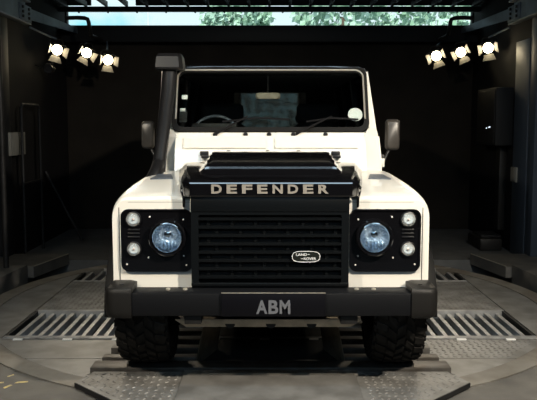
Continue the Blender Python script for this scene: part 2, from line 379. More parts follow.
prism('side_plate', region(GX+0.01, 3, 1.36, 4.11), 'z', Z0-0.04, Z0, 'floor_steel', tt)
prism('rear_plate', region(-3, 3, 4.12, 4.55), 'z', Z0-0.04, Z0, 'floor_steel', tt)
# rim ring: front arc and side arcs (stops at the straight back kerb)
a_b = math.asin((4.55 - CZ[1]) / RR)
def arc_ring(nm, r0, r1, a0, a1, z0, z1, m, n=70):
    secs = []
    for k in range(n + 1):
        a = a0 + (a1-a0)*k/n; c, s_ = math.cos(a), math.sin(a)
        secs.append([(r0*c, CZ[1]+r0*s_, z0), (r1*c, CZ[1]+r1*s_, z0), (r1*c, CZ[1]+r1*s_, z1), (r0*c, CZ[1]+r0*s_, z1)])
    return loft(nm, secs, m, tt)
arc_ring('rim_ring', RT + 0.006, RR - 0.006, PI - a_b, 2*PI + a_b, Z0-0.05, Z0+0.003, 'rust_ring')
box('rear_kerb', -1.55, 1.55, 4.49, 4.545, Z0+0.001, Z0+0.02, 'slat_steel', tt, 0.004)
# tread lugs on the tread plates (real raised diamonds)
def lugs(x0, x1, y0, y1, z, pitch, par, inside=lambda x, y: True, m='tread_steel'):
    bm = bmesh.new(); ny = int((y1-y0)/pitch); nx = int((x1-x0)/pitch)
    for i in range(nx):
        for j in range(ny):
            cx, cy = x0 + (i+0.5)*pitch, y0 + (j+0.5)*pitch
            if not inside(cx, cy): continue
            sg = 1 if (i + j) % 2 else -1; u = Vector((0.7071, 0.7071*sg, 0))*pitch*0.46; v = Vector((-0.7071*sg, 0.7071, 0))*pitch*0.15
            c = Vector((cx, cy, z)); t = Vector((0, 0, 0.004))
            A = [bm.verts.new(c + d) for d in (-u, -v, u, v)]; B = [bm.verts.new(c + d*0.55 + t) for d in (-u, -v, u, v)]
            for k in range(4): bm.faces.new((A[k], A[(k+1) % 4], B[(k+1) % 4], B[k]))
            bm.faces.new(B)
    o = finish('tread_lugs', bm, m, par); o['kind'] = 'stuff'; return o
lugs(-GX+0.02, GX-0.02, 2.23, 3.36, Z0, 0.047, tt)
lugs(0.98, 2.3, 0.86, 1.34, Z0, 0.047, tt, lambda x, y: x*x + (y-CZ[1])**2 < (RT-0.05)**2)
# gratings
def grating(y0, y1, pitch):
    g = empty('grating', (0, y0, Z0)); g.parent = tt
    L = y1 - y0
    box('frame_bar', -GX, GX, 0, 0.028, -0.07, 0.004, 'slat_steel', g, 0.003); box('frame_bar', -GX, GX, L-0.028, L, -0.07, 0.004, 'slat_steel', g, 0.003)
    box('frame_bar', -GX, -GX+0.02, 0.028, L-0.028, -0.07, 0.0, 'dark_steel', g); box('frame_bar', GX-0.02, GX, 0.028, L-0.028, -0.07, 0.0, 'dark_steel', g)
    sl = None; n = int((2*GX-0.10)/pitch)
    for k in range(n + 1):
        x = -GX + 0.07 + k*(2*GX-0.14)/n
        if sl is None: sl = box('slat', -0.018, 0.018, 0.028, L-0.028, -0.075, -0.018, 'slat_steel', g, 0.003, 1); o = sl
        else: o = sl.copy(); COL.objects.link(o); o.parent = g
        o.location = (x + (random.uniform(-0.008, 0.008) if x > 0 else 0), 0, -0.004 if k % 3 else 0.002)
    return g
grating(1.37, 2.195, 0.086); grating(3.40, 4.10, 0.10)
lip = box('lip_rail', -2.02, 2.02, 1.312, 1.345, Z0+0.001, Z0+0.012, 'slat_steel', tt, 0.003)
for k in range(11):
    box('clip', -1.93 + k*0.37, -1.86 + k*0.37, 1.28, 1.308, Z0+0.001, Z0+0.008, 'sticker_white', tt)
# cross bars that carry the car
for k in range(9):
    y0 = 0.50 + 0.215*k; hw = 1.165 - (0.03 if k else 0) - (0.015 if k > 1 else 0)
    if k == 0: box('cross_bar', -hw, hw, y0, y0 + 0.15, Z0+0.001, ZB, 'bar_steel', tt, 0.004)
    else:
        for a, b in ((-hw, -0.47), (0.47, hw)): box('cross_bar', a, b, y0, y0 + 0.085, Z0+0.001, ZB, 'bar_steel', tt, 0.004)
box('channel_shade_sheet', -0.46, 0.46, 0.66, 3.2, Z0+0.001, Z0+0.004, 'dull_black', tt)  # flat black sheet, the shade of an open channel painted as colour
for sx in (-1, 1):
    loft('channel_cheek', [[(sx*0.50, 0.66, Z0+0.004), (sx*0.505, 0.665, Z0+0.004), (sx*0.385, 1.055, Z0+0.004), (sx*0.38, 1.05, Z0+0.004)], [(sx*0.44, 0.66, 0.19), (sx*0.445, 0.665, 0.19), (sx*0.345, 1.055, 0.16), (sx*0.34, 1.05, 0.16)]], 'skid_steel', tt)
box('bar_strip', -1.10, 1.10, 0.655, 0.685, Z0+0.001, ZB-0.03, 'rust_ring', tt, 0.002)
# loading plate in front
lp_poly = [(-0.62, -0.33), (-1.20, 0.26), (-1.13, 0.46), (1.13, 0.46), (1.22, 0.26), (0.64, -0.33)]
rp_ = empty('loading_plate', (0, -0.1, Z0 + 0.004)); tag(rp_, 'thick tread-plate loading ramp with cut corners in front of the car', 'ramp')
prism('deck', [(a, b + 0.1) for a, b in lp_poly], 'z', 0.002, 0.034, 'tread_steel', rp_)
prism('edge_band', [(a*1.004, (b - 0.05)*1.004 + 0.15) for a, b in lp_poly], 'z', 0.001, 0.030, 'dark_steel', rp_)
lugs(-1.22, 1.22, -0.55, 0.54, 0.034, 0.047, rp_, lambda x, y: abs(x) > 0.57 and abs(x) < min(1.17, 0.60 + (y + 0.23)*0.98))
box('smooth_cover', -0.55, 0.53, -0.23, 0.46, 0.0345, 0.046, 'floor_steel', rp_, 0.003)
box('edge_strip', -0.55, 0.55, 0.47, 0.545, 0.0345, 0.052, 'rust_ring', rp_, 0.003)
# yellow floor marks on the concrete
for k, (x, y, a, l) in enumerate(((-1.72, 0.36, 0.3, 0.09), (-1.63, 0.30, 1.1, 0.07), (-1.57, 0.38, 0.2, 0.08), (-1.68, 0.50, 0.9, 0.05))):
    u = Vector((math.cos(a), math.sin(a)))*l*0.5; v = Vector((-u.y, u.x))*0.3
    o = prism('floor_mark', [(x+d.x, y+d.y) for d in (-u-v, u-v*0.6, u+v, -u*0.7+v)], 'z', Z0-0.004, Z0-0.002, 'yellow_paint', fl)

# ------------------------------------------------------------------ spotlights
def spotlight(x, y, z, ztop, ytop, xtop, aim, label, e, roll=0.0):
    t = empty('spotlight', (x, y, z)); tag(t, label, 'spotlight', 'hanging spotlights with barn doors')
    d = (Vector(aim) - Vector((x, y, z))).normalized(); R = d.to_track_quat('-Y', 'Z').to_matrix(); R2 = R @ Matrix.Rotation(roll, 3, 'Y')
    def rot(o):
        for v in o.data.vertices: v.co = R @ v.co
        return o
    rot(lathe('housing', [(0, 0.20), (0.045, 0.20), (0.065, 0.16), (0.07, 0.02), (0.075, 0.0), (0.068, 0.0), (0.066, 0.012), (0, 0.012)], (0, 0, 0), 'lamp_body', t, 'y', 20))
    rot(lathe('lens', [(0, -0.006), (0.04, -0.003), (0.066, 0.006), (0.066, 0.011), (0, 0.011)], (0, 0, 0), 'lamp_glow', t, 'y', 20))
    for k, (fy, fz) in enumerate(((-0.09, -0.15), (-0.115, -0.115), (-0.13, -0.085), (-0.10, -0.13))):
        Q = Matrix.Rotation(k*PI/2, 3, 'Y'); w0, w1 = (0.055, 0.085) if k % 2 == 0 else (0.05, 0.07)
        bm = bmesh.new(); A = []
        for off in (0, 0.004):
            A.append([Q @ Vector(p) for p in ((-w0, -0.005, -0.078-off), (w0, -0.005, -0.078-off), (w1, fy, fz-off), (-w1, fy, fz-off))])
        bm_loft(bm, A); o = finish('barn_door', bm, 'barn_door', t)
        for v in o.data.vertices: v.co = R2 @ v.co
    yk = rot(tube('yoke', [(-0.085, 0.09, 0), (-0.085, 0.09, 0.10), (-0.06, 0.09, 0.125), (0.06, 0.09, 0.125), (0.085, 0.09, 0.10), (0.085, 0.09, 0)], 0.010, 'lamp_body', t, 6))
    top = R @ Vector((0, 0.09, 0.125))
    tube('arm', [top, (xtop - x, ytop - y, ztop - z)], 0.014, 'girder_blue', t, 8)
    li = bpy.data.lights.new('spotlight_beam', 'SPOT'); li.energy = e; li.color = WARM; li.spot_size = math.radians(55); li.spot_blend = 0.8; li.shadow_soft_size = 0.05
    lo = bpy.data.objects.new('spotlight_beam', li); COL.objects.link(lo); lo.parent = t; lo.location = d*0.03
    lo.rotation_euler = d.to_track_quat('-Z', 'Y').to_euler()
EB = 40
spotlight(-2.79, 5.8, 2.455, 2.69, 5.35, -3.0, (-0.6, 0, 1.0), 'lit spotlight hanging left, outermost of the left three', EB, 0.25)
spotlight(-2.57, 6.5, 2.48, 2.69, 6.98, -2.72, (-0.3, 0, 1.0), 'lit spotlight hanging left, middle of the left three', EB, 0.5)
spotlight(-2.23, 6.3, 2.365, 2.69, 6.98, -2.38, (-0.2, 0, 1.0), 'lit spotlight hanging left, nearest the snorkel of the left three', EB, 0.1)
spotlight(2.30, 6.3, 2.42, 2.69, 6.98, 2.52, (0.2, 0, 1.0), 'lit spotlight hanging right, nearest the car roof of the right three', EB, -0.35)
spotlight(2.69, 6.5, 2.49, 2.69, 6.98, 2.90, (0.3, 0, 1.0), 'lit spotlight hanging right, middle of the right three', EB, -0.45)
spotlight(2.87, 5.8, 2.48, 2.69, 5.35, 3.0, (0.6, 0, 1.0), 'lit spotlight hanging right, outermost of the right three', EB, -0.15)
us = empty('spotlight', (-2.86, 5.6, 2.20)); tag(us, 'unlit dim spotlight below the outermost left lamp', 'spotlight')
lathe('housing', [(0, 0.16), (0.05, 0.16), (0.06, 0.0), (0.05, 0.0), (0.045, 0.02), (0, 0.02)], (0, 0, 0), 'dark_steel', us, 'y', 16)
tube('arm', [(-0.05, 0.08, 0.0), (-0.185, 0.08, 0.05)], 0.012, 'lamp_body', us, 6); tube('yoke', [(-0.06, 0.08, 0), (-0.04, 0.08, 0.07), (0.04, 0.08, 0.07), (0.06, 0.08, 0)], 0.008, 'dark_steel', us, 6)

# added glow panel for the teal light seen through the cabin
ws = empty('wall_screen', (0.0, YB, 1.35)); tag(ws, 'added dim teal glow panel glimpsed through the car cabin', 'screen')
box('casing', -0.45, 0.45, -0.05, -0.002, 0, 0.62, 'lamp_body', ws, 0.005); box('glow_face', -0.42, 0.42, -0.056, -0.051, 0.03, 0.59, 'teal_glow', ws)

# ------------------------------------------------------------------ the car (front faces -Y, bumper front at y = 0)
car = empty('off_road_car', (0, 2.0, 0)); tag(car, 'boxy white off-road car with black bonnet, snorkel and plate reading ABM', 'car')
CP = empty('tmp'); bpy.data.objects.remove(CP)
def part(o): o.parent = car; o.location = Vector(o.location) - Vector((0, 2.0, 0)); return o
def grp(name): return empty(name, (0, -2.0, 0), car)       # part groups keep world coordinates
def lerp(tab, y):
    if y <= tab[0][0]: return tab[0][1]
    for (a, b), (c, d) in zip(tab[:-1], tab[1:]):
        if y <= c: return b + (d-b)*(y-a)/(c-a)
    return tab[-1][1]
ZT = [(0.235, 1.045), (0.25, 1.062), (0.30, 1.078), (0.45, 1.10), (0.7, 1.128), (1.2, 1.15), (1.40, 1.155)]
XS = [(0.25, 0.865), (0.45, 0.845), (0.7, 0.80), (1.2, 0.775), (1.40, 0.77)]
AX, AZ, TR = 0.675, 0.34, 0.41
XO = 0.945
def archz(y):
    d = abs(y - AX); r = 0.455
    return AZ + math.sqrt(r*r - d*d) if d < r - 1e-6 else 0.50
def wing_sec(s, y, zb):
    zt, xs = lerp(ZT, y), lerp(XS, y); P_ = [(0.46, zt), (0.60, zt + 0.004), (xs, zt - 0.002)]
    for k in range(1, 7):
        t = PI/2*(1 - k/6); P_.append((xs + (XO-xs)*math.cos(t), zt - 0.105 + 0.103*math.sin(t)))
    P_ += [(XO, zb), (XO - 0.03, zb), (XO - 0.03, min(zt - 0.16, zb + 0.30) if zb < 0.8 else max(zb + 0.005, zt - 0.16)), (0.60, zt - 0.06), (0.46, zt - 0.05)]
    return [(s*a, y, b) for a, b in P_]
for s in (-1, 1):
    wg = grp('wing')
    ys = [0.235, 0.25, 0.265, 0.28, 0.30, 0.34, 0.38, 0.45, 0.52, 0.6, 0.7, 0.8, 0.88, 0.94, 0.98, 1.03, 1.07, 1.10, 1.125, 1.14, 1.2, 1.40]
    loft('wing_panel', [wing_sec(s, y, max(archz(y), 0.0) if y >= 0.28 else 0.517) for y in ys], 'white_paint', wg, smooth=30)
    # front face panel
    pf = [(0.462, 0.517), (XO - 0.004, 0.517)]
    zt = 1.045
    for k in range(0, 9):
        t = PI/2*k/8; pf.append((0.865 + 0.076*math.cos(t), zt - 0.105 + 0.105*math.sin(t)))
    pf.append((0.462, zt))
    prism('front_panel', [(s*a, b) for a, b in pf], 'y', 0.236, 0.28, 'white_paint', wg, 0.006)
    box('crease', min(s*0.47, s*0.85), max(s*0.47, s*0.85), 0.2345, 0.2365, 1.030, 1.0335, 'seam_grey', wg)
    box('seam', s*0.905 - 0.002, s*0.905 + 0.002, 0.2335, 0.237, 0.52, 1.0, 'seal', wg)
    # flare
    secs = []
    for k in range(25):
        a = math.radians(0 + 180*k/24); c, sn = math.cos(a), math.sin(a)
        secs.append([(s*0.925, AX + 0.440*c, AZ + 0.440*sn), (s*1.0, AX + 0.445*c, AZ + 0.445*sn), (s*1.0, AX + 0.465*c, AZ + 0.465*sn), (s*0.945, AX + 0.49*c, AZ + 0.49*sn), (s*0.925, AX + 0.49*c, AZ + 0.49*sn)])
    loft('wheel_arch', secs, 'seal', wg, smooth=50)
    # top vent
    vt = [(s*a, b, lerp(ZT, b) + 0.004) for a, b in ((0.795, 0.74), (0.645, 0.74), (0.69, 1.0), (0.775, 1.0))]
    loft('top_vent', [[(p[0], p[1], p[2] - 0.01) for p in vt], [(p[0], p[1], p[2] + 0.003) for p in vt]], 'vent_mesh', wg)
    # inner wing side wall down to chassis
    box('inner_panel', s*0.47, s*0.50, 0.30, 1.30, 0.45, 1.05, 'cabin_black', wg)
    # black lamp panel
    lpn = grp('lamp_panel'); out = rrect(0.468, 0.892, 0.617, 0.992, 0.045)
    prism('panel', [(s*a, b) for a, b in out], 'y', 0.222, 0.2345, 'black_gloss', lpn, 0.004)
    inn = rrect(0.480, 0.880, 0.629, 0.980, 0.036)
    ring('panel_rim', [(s*a, b) for a, b in out], [(s*a, b) for a, b in inn], lambda u, v, d: (u, 0.2215 - d, v), 0.006, 'black_gloss', lpn)
    for zz in (0.826, 0.848, 0.870): box('vent_slot', s*0.780 if s > 0 else s*0.852, s*0.852 if s > 0 else s*0.780, 0.214, 0.2215, zz - 0.006, zz + 0.004, 'black_satin', lpn, 0.003)
    for (a, b) in ((0.52, 0.93), (0.52, 0.71), (0.72, 0.945), (0.73, 0.70), (0.505, 0.655), (0.86, 0.66)):
        lathe('screw', [(0, -0.003), (0.005, -0.002), (0.006, 0)], (s*a, 0.2215, b), 'lamp_core', lpn, 'y', 8)
    # headlight
    hl = grp('headlight'); C = (s*0.6135, 0.190, 0.825)
    lathe('surround', [(0.120, 0.031), (0.120, -0.008), (0.112, -0.016), (0.102, -0.014), (0.098, 0.006)], C, 'black_gloss', hl)
    lathe('bezel', [(0.103, 0.004), (0.103, -0.014), (0.099, -0.018), (0.094, -0.012), (0.094, 0.004)], C, 'chrome', hl)
    bwl = lathe('bowl', [(0.094, -0.010), (0.085, 0.002), (0.068, 0.014), (0.05, 0.022), (0.028, 0.028), (0, 0.030)], C, 'reflector', hl, 'y', 18)
    for p_ in bwl.data.polygons: p_.use_smooth = False
    lathe('projector', [(0, 0.004), (0.018, 0.006), (0.028, 0.012), (0.033, 0.022), (0.034, 0.030)], (C[0], C[1], C[2] + 0.022), 'chrome', hl, 'y', 20)
    for k in range(5):
        xx = C[0] + (-0.05 + 0.025*k); zz = math.sqrt(0.085**2 - (xx-C[0])**2)
        box('flute', xx - 0.006, xx + 0.006, C[1] + 0.004, C[1] + 0.029, C[2] - zz + 0.006, C[2] - 0.024, 'reflector', hl, 0.002)
    lathe('glass_lens', [(0.098, -0.012), (0.08, -0.024), (0.05, -0.032), (0.02, -0.036), (0, -0.0365)], C, 'lens_glass', hl)
    for c_ in hl.children:
        k_ = 0.93 if c_.name.startswith('surround') else 0.87
        for v in c_.data.vertices: v.co.x = C[0] + (v.co.x - C[0])*k_; v.co.z = C[2] + (v.co.z - C[2])*k_
    # indicator and side lamp
    for nm, zc, r in (('indicator_lamp', 0.931, 0.042), ('side_lamp', 0.753, 0.040)):
        il = grp(nm); C2 = (s*0.8165, 0.213, zc)
        lathe('rim', [(r + 0.005, 0.009), (r + 0.005, -0.005), (r, -0.007), (r - 0.001, -0.004), (r - 0.001, 0.004)], C2, 'black_satin', il, 'y', 24)
        lathe('bowl', [(r - 0.001, -0.006), (r*0.8, -0.001), (r*0.5, 0.002), (0, 0.003)], C2, 'lamp_core', il, 'y', 24)
        lathe('bulb', [(0, -0.010), (0.006, -0.006), (0.008, 0.0), (0.006, 0.008)], C2, 'bulb_amber', il, 'y', 12)
        lathe('lens', [(r - 0.001, -0.008), (r*0.75, -0.019), (r*0.4, -0.025), (0, -0.027)], C2, 'lens_glass', il, 'y', 24)
# bonnet
bn = grp('bonnet')
BW = [(0.13, 0.515), (0.20, 0.535), (0.5, 0.575), (1.22, 0.660)]
BZ = [(0.156, 1.1685), (0.20, 1.174), (0.30, 1.187), (0.60, 1.224), (0.75, 1.237), (0.90, 1.236), (1.22, 1.218)]
def sstep(a, b, x): t = max(0, min(1, (x-a)/(b-a))); return t*t*(3-2*t)
def bonnet_z(x, y):
    wd = lerp(BW, y); z = lerp(BZ, y)
    H = lerp([(0.33, 0), (0.393, 0.022), (0.400, 0.034), (0.44, 0.042), (0.60, 0.060), (0.80, 0.074), (0.92, 0.074), (1.22, 0.066)], y)
    e = lerp([(0.3, 0.395), (1.2, 0.372)], y)
    z += H*(1 - sstep(e, e + 0.055, abs(x)))
    z -= lerp([(0.6, 0.075), (0.9, 0.050), (1.22, 0.044)], y)*sstep(wd - 0.065, wd, abs(x))**2
    return z
rowsY = [0.156, 0.168, 0.185, 0.20, 0.25, 0.30, 0.33, 0.35, 0.37, 0.393, 0.400, 0.41, 0.42, 0.44, 0.46, 0.5] + [0.5 + 0.06*k for k in range(1, 13)]
NX = 72; secs = []
wd = 0.50
for (y, zz, ww) in ((0.150, 1.068, 0.505), (0.134, 1.073, 0.512), (0.129, 1.082, 0.515), (0.128, 1.11, 0.516), (0.128, 1.150, 0.516), (0.1324, 1.1568, 0.516), (0.144, 1.164, 0.516)):
    secs.append([((2*i/NX - 1)*ww, y + 0.05*sstep(0.9, 1.0, abs(2*i/NX - 1)), zz) for i in range(NX + 1)])
for y in rowsY:
    ww = lerp(BW, y); secs.append([((2*i/NX - 1)*ww, y + (0.05*sstep(0.9, 1.0, abs(2*i/NX-1)) if y < 0.3 else 0), bonnet_z((2*i/NX - 1)*ww, y)) for i in range(NX + 1)])
ob = loft('bonnet_panel', secs, 'black_gloss', bn, caps=False, closed=False, smooth=17)
sm = ob.modifiers.new('thickness', 'SOLIDIFY'); sm.thickness = 0.012; sm.offset = -1
for s in (-1, 1):
    sk = [[(s*(lerp(BW, y) - 0.004), y + (0.05 if y < 0.3 else 0), bonnet_z(lerp(BW, y), y) - d) for y in (0.15, 0.2, 0.3, 0.5, 0.8, 1.22)] for d in (0.0, 0.09)]
    o = loft('bonnet_flank', sk, 'black_gloss', bn, caps=False, closed=False); m_ = o.modifiers.new('thickness', 'SOLIDIFY'); m_.thickness = 0.01
for k, ch in enumerate('DEFENDER'):
    x0 = -0.345 + 0.0885*k; glyph('letter', ch, x0, x0 + 0.060, 1.093, 1.146, 0.128, 0.006, 'letter_grey', bn, 0.035)
for x in (-0.30, -0.02, 0.20): box('washer_jet', x - 0.014, x + 0.014, 1.16, 1.19, bonnet_z(x, 1.17) - 0.002, bonnet_z(x, 1.17) + 0.018, 'black_satin', bn, 0.004)
# bulkhead and vents
bk = grp('bulkhead')
prism('panel', [(1.235, 1.12), (1.265, 1.165), (1.30, 1.30), (1.37, 1.405), (1.50, 1.405), (1.50, 1.12)], 'x', -0.70, 0.70, 'white_paint', bk, 0.006)
for x0, x1 in ((-0.64, -0.03), (0.03, 0.64)):
    pts = [(1.296, 1.312), (1.352, 1.392)]
    bm = bmesh.new(); A = []
    for d in (0.0, 0.010):
        A.append([(x0, 1.303 - d, 1.312 + d*0.5), (x1, 1.303 - d, 1.312 + d*0.5), (x1, 1.358 - d, 1.392 + d*0.5), (x0, 1.358 - d, 1.392 + d*0.5)])
    bm_loft(bm, A); bmesh.ops.bevel(bm, geom=bm.edges[:], offset=0.004, segments=2, affect='EDGES'); finish('vent_flap', bm, 'white_paint', bk, 40)
for x in (-0.482, 0.475):
    box('hinge', x - 0.032, x + 0.032, 1.262, 1.292, 1.262, 1.296, 'black_satin', bk, 0.006); box('hinge', x - 0.02, x + 0.036, 1.235, 1.27, 1.245, 1.268, 'black_satin', bk, 0.006)
for s in (-1, 1):
    # footwell side / pillar base
    loft('pillar_base', [[(s*0.69, 1.32, 1.10), (s*0.835, 1.40, 1.10), (s*0.835, 1.75, 1.10), (s*0.69, 1.75, 1.10)],
                         [(s*0.69, 1.36, 1.40), (s*0.806, 1.42, 1.40), (s*0.806, 1.75, 1.40), (s*0.69, 1.75, 1.40)],
                         [(s*0.735, 1.47, 1.46), (s*0.799, 1.48, 1.46), (s*0.799, 1.75, 1.46), (s*0.735, 1.75, 1.46)]], 'white_paint', bk, bevel=0.006)
    box('door_hinge', s*0.842 - 0.018, s*0.842 + 0.018, 1.44, 1.50, 1.17, 1.235, 'white_paint', bk, 0.006)
# windscreen (local plane u, v, depth)
wsn = grp('windscreen'); B0 = Vector((0, 1.45, 1.428)); VD = Vector((0, 0.25, 0.487)).normalized(); ND = Vector((0, -VD.z, VD.y)); LW = 0.548
def wp(u, v, d): p = B0 + VD*v + ND*d; return (u, p.y, p.z)
ring('frame', rrect(-0.742, 0.742, 0.0, LW, 0.07), rrect(-0.705, 0.705, 0.032, LW - 0.040, 0.055), wp, 0.03, 'seal', wsn)
bead = [p for p in rrect(-0.712, 0.712, 0.02, LW - 0.026, 0.065, 8)]
top = [(0.712, 0.10)] + bead[:18] + [(-0.712, 0.10)]
tube('lit_edge_bead', [wp(a, b, 0.032) for a, b in top], 0.0065, 'bead', wsn, 6)  # pale bead painted in for the light along the frame edge
prism_pts = rrect(-0.706, 0.706, 0.031, LW - 0.039, 0.055)
loft('glass', [[wp(a, b, 0.010) for a, b in prism_pts], [wp(a, b, 0.014) for a, b in prism_pts]], 'windscreen_glass', wsn)
loft('lower_rail', [[(x, 1.40, 1.402), (x, 1.415, 1.428), (x, 1.48, 1.432), (x, 1.48, 1.40)] for x in (-0.738, 0.738)], 'white_paint', wsn)
cs = circ(0.643, 0.150, 0.056, 0, 2*PI, 28)[:-1]
loft('tax_disc', [[wp(a, b, 0.003) for a, b in cs], [wp(a, b, 0.006) for a, b in cs]], 'sticker_white', wsn)
for (a, b, w_, h_) in ((-0.655, 0.30, 0.022, 0.018), (-0.665, 0.19, 0.020, 0.014), (-0.66, 0.135, 0.03, 0.05)):
    loft('sticker', [[wp(a + x*w_, b + y*h_, d) for x, y in ((-1, -1), (1, -1), (1, 1), (-1, 1))] for d in (0.003, 0.005)], 'sticker_white' if h_ < 0.03 else 'lamp_body', wsn)
for x in (-0.41, -0.185, -0.01, 0.17, 0.41): lathe('spindle_cap', [(0, -0.025), (0.016, -0.022), (0.018, 0)], (x, 1.405, 1.415), 'black_satin', wsn, 'y', 12)
for x0, (u1, v1), (b0, b1) in ((-0.41, (-0.17, 0.115), (-0.36, 0.14)), (0.19, (0.46, 0.115), (0.27, 0.66))):
    wpr = grp('wiper'); e = Vector(wp(u1, v1, 0.045))
    tube('arm', [(x0, 1.38, 1.418), (x0 + 0.03, 1.39, 1.435), e], [0.011, 0.010, 0.006], 'black_satin', wpr, 6)
    tube('blade', [wp(b0, 0.075, 0.032), wp((b0+b1)/2, 0.105, 0.036), wp(b1, 0.095, 0.032)], 0.007, 'black_satin', wpr, 6)
# A pillars, roof, cabin sides, rear
cab = grp('cabin_body')
for s in (-1, 1):
    loft('a_pillar', [[(s*a, b, c) for a, b, c in ((0.743, 1.455, 1.43), (0.803, 1.475, 1.43), (0.803, 1.56, 1.43), (0.743, 1.56, 1.43))],
                      [(s*a, b, c) for a, b, c in ((0.735, 1.69, 1.895), (0.758, 1.70, 1.895), (0.758, 1.78, 1.895), (0.735, 1.78, 1.895))]], 'white_paint', cab, bevel=0.004)
    loft('lower_side', [[(s*a, 1.41, c) for a, c in ((0.78, 0.42), (0.835, 0.45), (0.835, 1.20), (0.812, 1.40), (0.78, 1.40))],
                        [(s*a, 4.30, c) for a, c in ((0.78, 0.42), (0.835, 0.45), (0.835, 1.20), (0.812, 1.40), (0.78, 1.40))]], 'white_paint', cab)
    for y0, y1 in ((1.58, 1.66), (2.52, 2.64), (3.36, 3.48), (4.18, 4.30)):
        loft('side_pillar', [[(s*a, y, 1.40) for a, y in ((0.78, y0), (0.812, y0), (0.812, y1), (0.78, y1))],
                             [(s*a, y, 1.90) for a, y in ((0.71, max(y0, 1.74)), (0.75, max(y0, 1.74)), (0.75, max(y1, 1.80)), (0.71, max(y1, 1.80)))]], 'black_satin', cab)
    loft('side_glass', [[(s*a, y, 1.40) for a, y in ((0.795, 1.66), (0.80, 1.66), (0.80, 4.20), (0.795, 4.20))],
                        [(s*a, y, 1.90) for a, y in ((0.73, 1.80), (0.735, 1.80), (0.735, 4.20), (0.73, 4.20))]], 'windscreen_glass', cab)
    for yy in (1.42, 2.58, 3.42): box('door_seam', s*0.8365 - 0.002, s*0.8365 + 0.002, yy, yy + 0.006, 0.55, 1.20, 'seal', cab)
    box('door_handle', s*0.838, s*0.855, 2.36, 2.48, 1.10, 1.13, 'black_satin', cab, 0.004)
rf = grp('roof')
prof = [(-0.755, 1.895), (-0.745, 1.922), (-0.70, 1.938), (-0.45, 1.947), (0, 1.951), (0.45, 1.947), (0.70, 1.938), (0.745, 1.922), (0.755, 1.895), (0.70, 1.885), (-0.70, 1.885)]
loft('roof_panel', [[(a*0.985, 1.70, min(b, 1.922)) for a, b in prof], [(a*0.987, 1.704, min(b, 1.938)) for a, b in prof], [(a, 1.745, b) for a, b in prof], [(a, 4.28, b + 0.01) for a, b in prof], [(a*0.985, 4.33, min(b, 1.93)) for a, b in prof]], 'black_gloss', rf, bevel=0)
for s in (-1, 1): box('gutter', s*0.757 - 0.008, s*0.757 + 0.008, 1.72, 4.30, 1.893, 1.905, 'black_satin', rf, 0.003)
rb = grp('rear_body')
box('lower_panel', -0.81, 0.81, 4.26, 4.32, 0.42, 1.42, 'white_paint', rb, 0.01)
for s in (-1, 1): box('upper_panel', s*0.40 if s > 0 else s*0.78, s*0.78 if s > 0 else s*0.40, 4.26, 4.32, 1.42, 1.90, 'black_satin', rb)
box('header', -0.40, 0.40, 4.26, 4.32, 1.84, 1.90, 'black_satin', rb); box('rear_glass', -0.40, 0.40, 4.285, 4.295, 1.42, 1.84, 'windscreen_glass', rb)
lathe('spare_cover', [(0, 0.24), (0.36, 0.24), (0.40, 0.20), (0.40, 0.04), (0.36, 0.002), (0, 0.002)], (0.05, 4.325, 0.95), 'black_satin', rb)
# interior
it = grp('interior')
box('floor_pan', -0.79, 0.79, 1.50, 4.25, 0.42, 0.50, 'cabin_black', it)
prism('dashboard', [(1.50, 0.9), (1.50, 1.395), (1.56, 1.44), (1.78, 1.45), (1.86, 1.40), (1.84, 1.0), (1.70, 0.9)], 'x', -0.70, 0.70, 'cabin_black', it, 0.01)
box('instrument_binnacle', -0.62, -0.26, 1.70, 1.86, 1.445, 1.50, 'cabin_black', it, 0.02)
box('head_lining', -0.69, 0.69, 1.78, 4.24, 1.865, 1.883, 'cabin_black', it)
sw = grp('steering_wheel'); tilt = Matrix.Rotation(math.radians(-28), 3, 'X'); C3 = Vector((-0.455, 2.0, 1.385))
rim = [C3 + tilt @ Vector((0.195*math.cos(2*PI*k/36), 0, 0.195*math.sin(2*PI*k/36))) for k in range(37)]
tube('rim', rim, 0.013, 'vent_mesh', sw, 8)
for a in (0.35, PI - 0.35, 1.5*PI): tube('spoke', [C3 + tilt @ Vector((0.04*math.cos(a), 0, 0.04*math.sin(a))), C3 + tilt @ Vector((0.19*math.cos(a), 0, 0.19*math.sin(a)))], 0.012, 'black_satin', sw, 6)
lathe('hub', [(0, 0.02), (0.06, 0.015), (0.07, -0.02), (0, -0.03)], C3, 'black_satin', sw, 'y', 16); tube('column', [C3, C3 + Vector((0, -0.22, -0.10))], 0.03, 'cabin_black', sw, 8)
for xc, y0 in ((-0.45, 2.45), (0.45, 2.45), (-0.47, 3.35), (0.47, 3.35)):
    st = grp('seat')
    box('cushion', xc - 0.25, xc + 0.25, y0 - 0.10, y0 + 0.45, 0.80, 0.95, 'seat_cloth', st, 0.05, 3)
    loft('backrest', [[(xc + a*wv, y0 + 0.40 + (z - 0.95)*0.16 + b, z) for a, b in ((-1, 0.02), (-0.8, -0.04), (0.8, -0.04), (1, 0.02), (1, 0.10), (-1, 0.10))] for z, wv in ((0.92, 0.24), (1.10, 0.25), (1.35, 0.245), (1.46, 0.21), (1.50, 0.15))], 'seat_cloth', st, smooth=60)
    box('headrest', xc - 0.20, xc + 0.20, y0 + 0.44, y0 + 0.53, 1.50, 1.68 if y0 < 3 else 1.60, 'seat_cloth', st, 0.044, 4)
    for dx in (-0.06, 0.06): tube('headrest_post', [(xc + dx, y0 + 0.485, 1.47), (xc + dx, y0 + 0.485, 1.56)], 0.007, 'chrome', st, 6)
rv = grp('rear_view_mirror')
